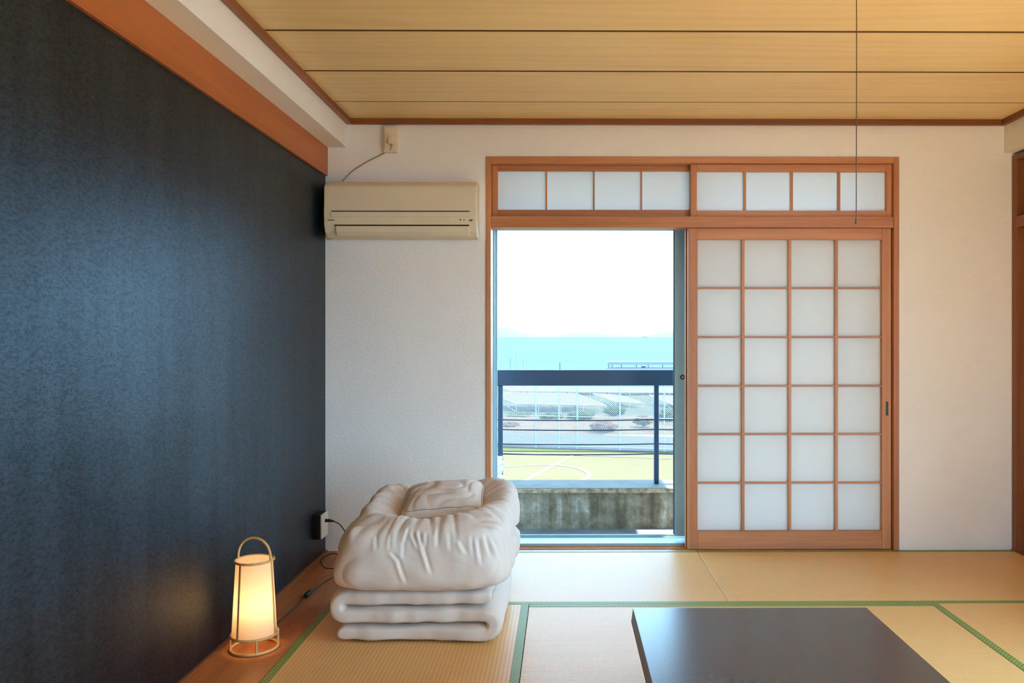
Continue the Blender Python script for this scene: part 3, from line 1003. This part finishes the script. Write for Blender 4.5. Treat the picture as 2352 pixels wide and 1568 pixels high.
def text(name, s, size, loc, mat, parent, bold=0.0):
    cu = bpy.data.curves.new(name, 'FONT')
    cu.body = s; cu.size = size; cu.extrude = 0.0003; cu.offset = bold
    to = bpy.data.objects.new(name, cu); COL.objects.link(to)
    dg = bpy.context.evaluated_depsgraph_get()
    me = bpy.data.meshes.new_from_object(to.evaluated_get(dg))
    bpy.data.objects.remove(to)
    me.transform(Matrix.Rotation(PI / 2, 4, 'X'))
    me.materials.clear(); me.materials.append(mat)
    return put(name, me, parent, loc)
text('brand_lettering', 'National', 0.0098, (xx(755, yF), yF - 0.0078, zz(507.6, yF)), M['grey_print'], ac, 0.0002)
for i, (u, s) in enumerate(((1058, 0.0034), (1066, 0.0028), (1080, 0.0034), (1084, 0.004))):
    bm = bmesh.new()
    c = Vector((xx(u, yF), yF - 0.006, zz(505 + (1.5 if i > 1 else 0), yF)))
    tube(bm, [c + Vector((0, 0.004, 0)), c + Vector((0, -0.0022, 0))], s, 12)
    obj('indicator', bm, M['grey_print'], ac)
# power lead of the air conditioner
bm = bmesh.new()
lead = [(-0.921, 4.310, 2.205), (-0.925, 4.316, 2.180), (-0.936, 4.325, 2.168), (-0.965, 4.345, 2.160), (-1.03, 4.3475, 2.128), (-1.085, 4.3475, 2.098), (-1.14, 4.3475, 2.062), (-1.185, 4.3475, 2.018), (-1.21, 4.345, 1.987)]
tube(bm, smooth_path(lead, 6), 0.0032, 8)
obj('power_lead', bm, M['beige_cable'], ac, 0, True)
bm = bmesh.new()
tube(bm, smooth_path([(-1.245, 4.300, 1.93), (-1.272, 4.29, 1.90), (-1.284, 4.27, 1.83), (-1.284, 4.26, 1.76), (-1.272, 4.28, 1.72), (-1.235, 4.30, 1.692)], 6), 0.0035, 8)
obj('cable_loop', bm, M['black_plastic'], ac, 0, True)
# socket box for it
so = thing('wall_socket', 'small cream socket box high on the wall above the air conditioner', 'socket', (-0.932, YB, 2.165))
bx('box', (-0.968, -0.897, YB - 0.032, YB - 0.0005, 2.158, 2.298), M['cream'], so, 0.004, 2)
bx('face_plate', (-0.960, -0.910, YB - 0.037, YB - 0.032, 2.172, 2.286), M['cream'], so, 0.002, 2)
bx('plug', (-0.938, -0.908, YB - 0.062, YB - 0.037, 2.198, 2.232), M['cream'], so, 0.005, 2)

# ------------------------------------------------------------------ low socket on the dark wall
s2 = thing('wall_socket', 'black sided socket box with white plate low on the dark wall', 'socket', (-1.27, 4.19, 0.118))
bx('box', (XL + 0.0003, -1.252, 4.136, 4.246, 0.116, 0.243), M['black_plastic'], s2, 0.002, 1)
bx('face_plate', (-1.2518, -1.2445, 4.138, 4.248, 0.117, 0.242), M['white_plastic'], s2, 0.002, 2)
# ------------------------------------------------------------------ paper lamp
LX, LY = -1.153, 2.997
lamp = thing('paper_lamp', 'lit paper floor lamp in a bamboo frame by the dark wall', 'lamp', (LX, LY, 0))
R0, R1, RT, Z1, Z2 = 0.0835, 0.0835, 0.069, 0.056, 0.330
bm = bmesh.new(); torus(bm, (LX, LY, 0.0055), R0, 0.0052); obj('base_ring', bm, M['bamboo'], lamp, 0, True)
bm = bmesh.new(); torus(bm, (LX, LY, Z1), R1, 0.0046); obj('shade_ring', bm, M['bamboo'], lamp, 0, True)
bm = bmesh.new(); torus(bm, (LX, LY, Z2), RT, 0.0046); obj('shade_ring', bm, M['bamboo'], lamp, 0, True)
bm = bmesh.new()
rings = []
for z, r in ((Z1, R1 - 0.004), (Z2, RT - 0.004), (Z2 + 0.002, RT - 0.008)):
    rings.append([bm.verts.new((LX + r * math.cos(2 * PI * k / 48), LY + r * math.sin(2 * PI * k / 48), z)) for k in range(48)])
for a, b in zip(rings, rings[1:]):
    for k in range(48):
        bm.faces.new((a[k], a[(k + 1) % 48], b[(k + 1) % 48], b[k]))
bm.faces.new(rings[-1])
shade = obj('shade', bm, M['lamp_paper'], lamp, 0, False)
for p in shade.data.polygons:
    p.use_smooth = len(p.vertices) == 4
for i, a in enumerate((246, 352, 66, 172)):
    a = math.radians(a)
    bm = bmesh.new()
    tube(bm, [(LX + (R1 - 0.001) * math.cos(a), LY + (R1 - 0.001) * math.sin(a), Z1), (LX + (RT - 0.001) * math.cos(a), LY + (RT - 0.001) * math.sin(a), Z2)], 0.0034, 6)
    obj('rib', bm, M['rib'] if i in (0, 2) else M['bamboo'], lamp)
for a in (196, 296, 22, 110):
    a = math.radians(a)
    bm = bmesh.new()
    tube(bm, [(LX + R0 * math.cos(a), LY + R0 * math.sin(a), 0.006), (LX + R1 * math.cos(a), LY + R1 * math.sin(a), Z1)], 0.0040, 8)
    obj('leg', bm, M['bamboo'], lamp)
bm = bmesh.new()
hd = math.radians(-14)
pts = []
for k in range(25):
    a = PI * k / 24
    d = RT * math.cos(a) * -1
    pts.append((LX + d * math.cos(hd), LY + d * math.sin(hd), Z2 + 0.082 * math.sin(a) ** 0.8))
tube(bm, pts, 0.0046, 8); obj('handle', bm, M['bamboo'], lamp, 0, True)
bm = bmesh.new(); bmesh.ops.create_uvsphere(bm, u_segments=14, v_segments=10, radius=0.009)
for v in bm.verts: v.co += Vector((LX + R1 + 0.004, LY - 0.012, Z1 + 0.018)); 
obj('shade_clip', bm, M['bamboo'], lamp, 0, True)
# bulb
bm = bmesh.new(); bmesh.ops.create_uvsphere(bm, u_segments=20, v_segments=14, radius=0.022)
for v in bm.verts: v.co = v.co + Vector((LX, LY, 0.165))
bmat, bnt, bb = base_mat('warm_bulb')
bb.inputs['Emission Color'].default_value = (1.0, 0.66, 0.30, 1)
bb.inputs['Emission Strength'].default_value = 20
nbz = nz(bnt, coords(bnt), 5)
bulb = obj('bulb', bm, bmat, lamp, 0, True)
bm = bmesh.new(); tube(bm, [(LX, LY, 0.06), (LX, LY, 0.148)], 0.012, 12); obj('bulb_socket', bm, M['white_plastic'], lamp)
bm = bmesh.new(); tube(bm, [(LX - R1, LY, Z1), (LX + R1, LY, Z1)], 0.003, 6); obj('cross_bar', bm, M['bamboo'], lamp)
ld = bpy.data.lights.new('lamp_light', 'POINT')
ld.energy = 1.6; ld.color = (1.0, 0.58, 0.25); ld.shadow_soft_size = 0.026
lo = bpy.data.objects.new('lamp_light', ld); COL.objects.link(lo)
lo.location = (LX, LY, 0.165)
# cord with switch and plug
bm = bmesh.new()
cord = [(LX + 0.02, LY + 0.0, Z1 - 0.004), (LX + 0.03, LY + 0.09, 0.012), (-1.150, 3.16, 0.0035), (-1.156, 3.25, 0.0035), (-1.146, 3.42, 0.0035), (-1.145, 3.60, 0.0045), (-1.130, 3.78, 0.0035), (-1.10, 3.92, 0.006),
        (-1.085, 3.98, 0.06), (-1.135, 3.96, 0.092), (-1.185, 3.93, 0.070), (-1.165, 3.93, 0.030), (-1.10, 3.96, 0.022), (-1.00, 4.02, 0.02), (-1.00, 4.12, 0.03), (-1.10, 4.17, 0.10), (-1.165, 4.190, 0.180), (-1.215, 4.195, 0.199)]
tube(bm, smooth_path(cord, 7), 0.0027, 8)
cd = obj('power_cord', bm, M['black_plastic'], lamp, 0, True)
sw = bx('inline_switch', (-1.154, -1.134, 3.565, 3.635, 0.0005, 0.019), M['black_plastic'], cd, 0.006, 3)
bm = bmesh.new(); tube(bm, [(-1.2443, 4.196, 0.201), (-1.222, 4.196, 0.201), (-1.196, 4.195, 0.197)], [0.009, 0.0085, 0.004], 10)
obj('plug', bm, M['black_plastic'], cd, 0, True)

# ------------------------------------------------------------------ low table
TZ = 0.30
t = thing('low_table', 'low dark slate topped table on the tatami in the foreground', 'table', (0.59, 2.0, 0))
hT = 1.163 - TZ
tx0, tx1 = 0.2575 * hT, 1.122 * hT
tyb = FPX * hT / (1396 - 773)
th = 0.052
def slab_mesh(x0, x1, y0, y1, zt, zb, flare, r, n=6):
    bm = bmesh.new()
    def loop(e, z):
        L = []
        for cx, cy, a0 in ((x1 + e - r, y1 + e - r, 0), (x0 - e + r, y1 + e - r, 90), (x0 - e + r, y0 - e + r, 180), (x1 + e - r, y0 - e + r, 270)):
            for k in range(n + 1):
                a = math.radians(a0 + 90 * k / n)
                L.append(bm.verts.new((cx + r * math.cos(a), cy + r * math.sin(a), z)))
        return L
    A = loop(-0.0015, zt); A2 = loop(0.0, zt - 0.0015); B = loop(flare, zb + 0.008); C = loop(flare - 0.006, zb)
    m = len(A)
    bm.faces.new(A); bm.faces.new(list(reversed(C)))
    for P_, Q_ in ((A, A2), (A2, B), (B, C)):
        for i in range(m):
            bm.faces.new((P_[i], P_[(i + 1) % m], Q_[(i + 1) % m], Q_[i]))
    return bm
tt_ = obj('tabletop', slab_mesh(tx0, tx1, 1.45, tyb, TZ, TZ - th, 0.005, 0.005), M['table'], t)
tt_.data.materials.append(M['table_edge'])
for p in tt_.data.polygons:
    if abs(p.normal.z) < 0.6: p.material_index = 1
for lx in (tx0 + 0.10, tx1 - 0.10):
    for ly in (1.55, tyb - 0.12):
        bm = bmesh.new()
        tube(bm, [(lx, ly, 0.0), (lx, ly, 0.12), (lx, ly, TZ - th + 0.002)], [0.018, 0.021, 0.026], 12)
        obj('leg', bm, M['table'], t)
bx('apron', (tx0 + 0.08, tx1 - 0.08, 1.53, tyb - 0.10, TZ - th - 0.03, TZ - th + 0.001), M['table'], t, 0.004, 1)

# ------------------------------------------------------------------ folded futon: mattress, quilt, pillow
def cube_grid(n):
    bm = bmesh.new()
    cache = {}
    def vert(p):
        k = tuple(round(c, 5) for c in p)
        if k not in cache: cache[k] = bm.verts.new(p)
        return cache[k]
    for ax in range(3):
        for sgn in (-1, 1):
            for i in range(n):
                for j in range(n):
                    q = []
                    for (a, b) in ((i, j), (i + 1, j), (i + 1, j + 1), (i, j + 1)):
                        p = [0, 0, 0]
                        p[ax] = sgn
                        p[(ax + 1) % 3] = -1 + 2 * a / n; p[(ax + 2) % 3] = -1 + 2 * b / n
                        q.append(vert(tuple(p)))
                    bm.faces.new(q)
    return bm
def ridge(x, y, z):
    return 1 - abs(noise.noise((x, y, z))) * 2

def sstep(a, b, x):
    t = max(0.0, min(1.0, (x - a) / (b - a)))
    return t * t * (3 - 2 * t)

# mattress: three layers of one sheet folded in an S
mt = thing('folded_mattress', 'white cotton futon mattress folded in three under the quilt', 'mattress', (-0.56, 3.35, 0))
L_, R_ = -0.868, -0.262
pz = 0.0685
path = []
def addp(x, z, nx, nz_): path.append((x, z, nx, nz_))
nS = 46
for k in range(nS + 1): addp(R_ - 0.008 + (L_ + 0.042 - (R_ - 0.008)) * k / nS, 2.5 * pz, 0, 1)
for k in range(1, 12):
    a = PI / 2 + PI * k / 12
    addp(L_ + 0.042 + math.cos(a) * pz / 2, 2 * pz + math.sin(a) * pz / 2, math.cos(a), math.sin(a))
for k in range(nS + 1): addp(L_ + 0.042 + (R_ - 0.034 - (L_ + 0.042)) * k / nS, 1.5 * pz, 0, -1)
for k in range(1, 12):
    a = PI / 2 - PI * k / 12
    addp(R_ - 0.034 + math.cos(a) * pz / 2, pz + math.sin(a) * pz / 2, -math.cos(a), -math.sin(a))
for k in range(nS + 1): addp(R_ - 0.034 + (L_ + 0.012 - (R_ - 0.034)) * k / nS, 0.5 * pz, 0, 1)
bm = bmesh.new()
ringN = 72
hy, ht = 0.315, pz / 2
rings = []
npth = len(path)
for i, (x, z, nx, nzz) in enumerate(path):
    e = min(i, npth - 1 - i)
    tap = min(1.0, math.sqrt(max(0.0, 1 - (1 - min(1, (e + 0.3) / 3.0)) ** 2)))
    ring = []
    for k in range(ringN):
        a = 2 * PI * k / ringN
        ca, sa = math.cos(a), math.sin(a)
        yy = hy * math.copysign(abs(ca) ** 0.30, ca)
        tn = ht * 0.985 * tap * math.copysign(abs(sa) ** 0.5, sa)
        arc = i / npth * 3
        w = 0.0055 * noise.noise((x * 9, yy * 5 + arc * 3, arc * 2)) + 0.006 * (ridge(x * 7 + yy * 10, arc * 4, yy * 3) - 0.5) * (1 if abs(ca) > 0.6 else 0.4)
        yo = 0.016 * noise.noise((x * 5, arc * 2.5, 4)) + 0.007 * noise.noise((x * 16, arc * 5, 9))
        sc_ = 1 + w / ht
        ring.append(bm.verts.new((x + nx * tn * sc_, 3.345 + yy + yo, max(0.0015, z + nzz * tn * sc_))))
    rings.append(ring)
for a, b in zip(rings, rings[1:]):
    for k in range(ringN):
        bm.faces.new((a[k], a[(k + 1) % ringN], b[(k + 1) % ringN], b[k]))
bm.faces.new(rings[0]); bm.faces.new(list(reversed(rings[-1])))
obj('mattress_body', bm, M['cotton'], mt, 0, True)
bm = bmesh.new()
tube(bm, [(R_ - 0.006, 3.345 - 0.300 + 0.60 * k / 20, 2.5 * pz + 0.012 * math.sin(k)) for k in range(21)], 0.003, 6)
obj('seam', bm, M['cotton'], mt, 0, True)

# quilt
qt = thing('folded_quilt', 'puffy white quilt folded on top of the mattress', 'quilt', (-0.545, 3.33, 0.2))
def _f(u0, v0, u1, v1, am):     # fold end points measured on the front face
    return ((u0 - 965) / 775, 0.8 - (v0 - 450) * 1.7 / 590, (u1 - 965) / 775, 0.8 - (v1 - 450) * 1.7 / 590, am)
FOLDS = [_f(985, 450, 1040, 640, 0.007), _f(1035, 620, 1098, 850, 0.007), _f(925, 460, 1000, 610, 0.005), _f(1055, 460, 1045, 640, 0.004),
         _f(740, 640, 815, 730, 0.004), _f(810, 720, 885, 930, 0.006), _f(875, 430, 848, 560, 0.005), _f(848, 560, 856, 720, 0.003), _f(1145, 430, 1150, 600, 0.004),
         _f(1340, 540, 1400, 670, 0.004), _f(1495, 540, 1520, 770, 0.006), _f(1560, 510, 1600, 710, 0.006), _f(1440, 500, 1452, 680, 0.003), _f(1625, 560, 1690, 760, 0.006),
         _f(700, 460, 722, 620, 0.003), _f(560, 470, 596, 620, 0.003), _f(1250, 470, 1262, 640, 0.003)]
bm = cube_grid(110)
cx, cy, cz = -0.545, 3.325, 0.338
hx, hyq, hz = 0.346, 0.348, 0.140
for v in bm.verts:
    p = v.co.copy()
    kx = 6.5
    nrm = (abs(p.x) ** kx + abs(p.y) ** kx + abs(p.z) ** kx) ** (1 / kx)
    q = p / nrm
    x, y, z = q.x * hx, q.y * hyq, q.z * hz
    tz = (q.z + 1) / 2
    # leaning sides: narrower at the top left, fuller low down
    if q.x < 0: x += 0.060 * tz ** 1.3 * min(1, -q.x * 1.2)
    if q.x > 0: x -= 0.016 * tz ** 1.5 * q.x
    # pointed upper front corners where the cover is pulled
    cp = sstep(0.78, 1.0, abs(q.x)) * sstep(-0.75, -0.97, q.y) * sstep(0.5, 0.95, q.z)
    x += 0.014 * cp * math.copysign(1, q.x); y -= 0.012 * cp; z += 0.010 * cp
    # height rises to the back right corner
    if q.z > 0:
        z += q.z * (0.030 * (q.y + 0.2) + 0.022 * max(0, q.x) + 0.020 * max(0, q.x) * max(0, q.y))
        # hollow for the pillow
        dx, dy = (x - 0.012) / 0.215, (y - 0.060) / 0.235
        rr = dx * dx + dy * dy
        z -= 0.105 * math.exp(-rr ** 1.8) * sstep(0.1, 0.7, q.z)
        rim = math.exp(-((math.sqrt(rr) - 1.35) / 0.35) ** 2)
        z += 0.012 * rim * sstep(0.3, 0.8, q.z)
    # belly of the front face
    if q.y < 0: y -= 0.018 * (1 - (q.z + 0.15) ** 2) * (-q.y)
    # fold line on the right and back sides
    if q.x > 0:
        g = math.exp(-((q.z - 0.02 + 0.10 * q.y) / 0.12) ** 2) * sstep(0.6, 1.0, q.x) * sstep(-0.6, 0.3, q.y)
        x -= 0.038 * g
        x += 0.018 * sstep(0.6, 1, q.x) * sstep(-0.5, 0.4, q.y)
    if q.x < 0:
        g = math.exp(-((q.z + 0.05) / 0.14) ** 2) * sstep(0.6, 1.0, -q.x) * sstep(-0.75, 0.0, q.y)
        x += 0.03 * g
    n3 = Vector((p.x * abs(p.x) ** 3 / hx, p.y * abs(p.y) ** 3 / hyq, p.z * abs(p.z) ** 3 / hz)).normalized()
    X, Y, Z = x, y, z
    # broad softness
    d = 0.008 * noise.noise((X * 6 + 3, Y * 6, Z * 8)) + 0.004 * noise.noise((X * 15, Y * 15, Z * 15 + 7))
    # draw creases on the front face: long folds plus faint puckers under the rim
    wgt = sstep(-0.35, -0.8, q.y)
    if wgt > 0:
        for (sx0, sz0, sx1, sz1, am) in FOLDS:
            ex, ez = (sx1 - sx0) * hx, (sz1 - sz0) * hz
            L2 = ex * ex + ez * ez
            px_, pz_ = (q.x - sx0) * hx, (q.z - sz0) * hz
            t_ = (px_ * ex + pz_ * ez) / L2
            if -0.15 < t_ < 1.15:
                dist = (px_ * ez - pz_ * ex) / math.sqrt(L2)
                tp = sstep(-0.15, 0.2, t_) * sstep(1.15, 0.6, t_)
                d += am * wgt * tp * (-math.exp(-(dist / 0.006) ** 2) + 0.8 * math.exp(-((dist - 0.010) / 0.009) ** 2))
        cr = noise.noise((X * 30, Z * 5, 5))
        d += 0.0028 * cr * wgt * sstep(-0.1, 0.8, q.z)
    # radial creases round the hollow on top
    if q.z > 0.2:
        ang = math.atan2(y - 0.075, x)
        cr = noise.noise((ang * 7.5, math.hypot(x, y - 0.075) * 3, 1))
        d -= 0.005 * max(0, 0.3 - abs(cr)) / 0.3 * sstep(0.3, 0.9, q.z)
    # puckers on the side walls
    sw_ = sstep(0.5, 0.95, abs(q.x))
    cr = noise.noise((Y * 16, Z * 7, 21 + q.x))
    d -= 0.007 * max(0, 0.3 - abs(cr)) / 0.3 * sw_
    v.co = Vector((cx + X, cy + Y, cz + Z)) + n3 * d
    if v.co.z < 0.206: v.co.z = 0.206 + (v.co.z - 0.206) * 0.12
obj('quilt_body', bm, M['cotton'], qt, 0, True)
pl = thing('pillow', 'white pillow resting in the hollow of the quilt', 'pillow', (-0.53, 3.42, 0.42))
bm = cube_grid(44)
for v in bm.verts:
    p = v.co.copy()
    nrm = (abs(p.x) ** 5 + abs(p.y) ** 5 + abs(p.z) ** 5) ** 0.2
    q = p / nrm
    pin = 1 - 0.10 * (1 - q.x * q.x) * abs(q.y) ** 3 - 0.0
    x = q.x * 0.178 * (1 - 0.09 * (1 - q.y ** 2) * abs(q.x) ** 3)
    y = q.y * 0.145 * (1 - 0.09 * (1 - q.x ** 2) * abs(q.y) ** 3)
    th_ = max(0.06, (1 - abs(q.x) ** 2.6) * (1 - abs(q.y) ** 2.6)) ** 0.5
    z = q.z * 0.062 * th_
    z += 0.005 * noise.noise((x * 14, y * 14, q.z)) * th_
    cr = noise.noise((x * 9 + y * 6, y * 20 - x * 8 + 2 * noise.noise((x * 6, y * 6, 0)), 3 + q.z))
    z -= 0.008 * max(0, 0.3 - abs(cr)) / 0.3 * th_ * (1 if q.z > 0 else 0)
    v.co = Vector((x, y, z))
me = mesh_of('pillow_body', bm, M['cotton'], True)
RM = Matrix.Translation((-0.512, 3.435, 0.462)) @ Matrix.Rotation(math.radians(4), 4, 'Z') @ Matrix.Rotation(math.radians(17), 4, 'X') @ Matrix.Rotation(math.radians(-4), 4, 'Y')
me.transform(RM)
put('pillow_body', me, pl)
bm = bmesh.new()
edge = []
for k in range(81):
    a = 2 * PI * k / 80
    ca, sa = math.cos(a), math.sin(a)
    ex = 0.182 * math.copysign(abs(ca) ** 0.42, ca); ey = 0.148 * math.copysign(abs(sa) ** 0.42, sa)
    ex *= (1 - 0.09 * (1 - (ey / 0.16) ** 2)) ; ey *= (1 - 0.09 * (1 - (min(1, abs(ex) / 0.196)) ** 2))
    edge.append(RM @ Vector((ex, ey, 0.0)))
tube(bm, edge, 0.003, 6, False)
obj('seam', bm, M['cotton'], pl, 0, True)

# ------------------------------------------------------------------ pull cord of the ceiling light
pc = thing('pull_cord', 'thin dark pull cord hanging from the ceiling', 'cord', (xx(1969, 2.2), 2.2, ZC))
px = xx(1969, 2.2) * 1.0
bm = bmesh.new(); tube(bm, [(px, 2.2, ZC - 0.002), (px + 0.0003, 2.2, 1.9), (px - 0.0005, 2.2, zz(500, 2.2))], 0.0013, 6); obj('string', bm, M['brown_cable'], pc)
bm = bmesh.new(); tube(bm, [(px - 0.0005, 2.2, zz(500, 2.2)), (px - 0.001, 2.2, zz(513, 2.2))], [0.0020, 0.0032], 8); obj('pull_knob', bm, M['brown_cable'], pc)
bm = bmesh.new(); tube(bm, [(px, 2.2, ZC - 0.010), (px, 2.2, ZC)], [0.008, 0.014], 12); obj('ceiling_eyelet', bm, M['cream'], pc)

# tidy helper keys
for o in bpy.data.objects:
    if '_wl' in o: del o['_wl']
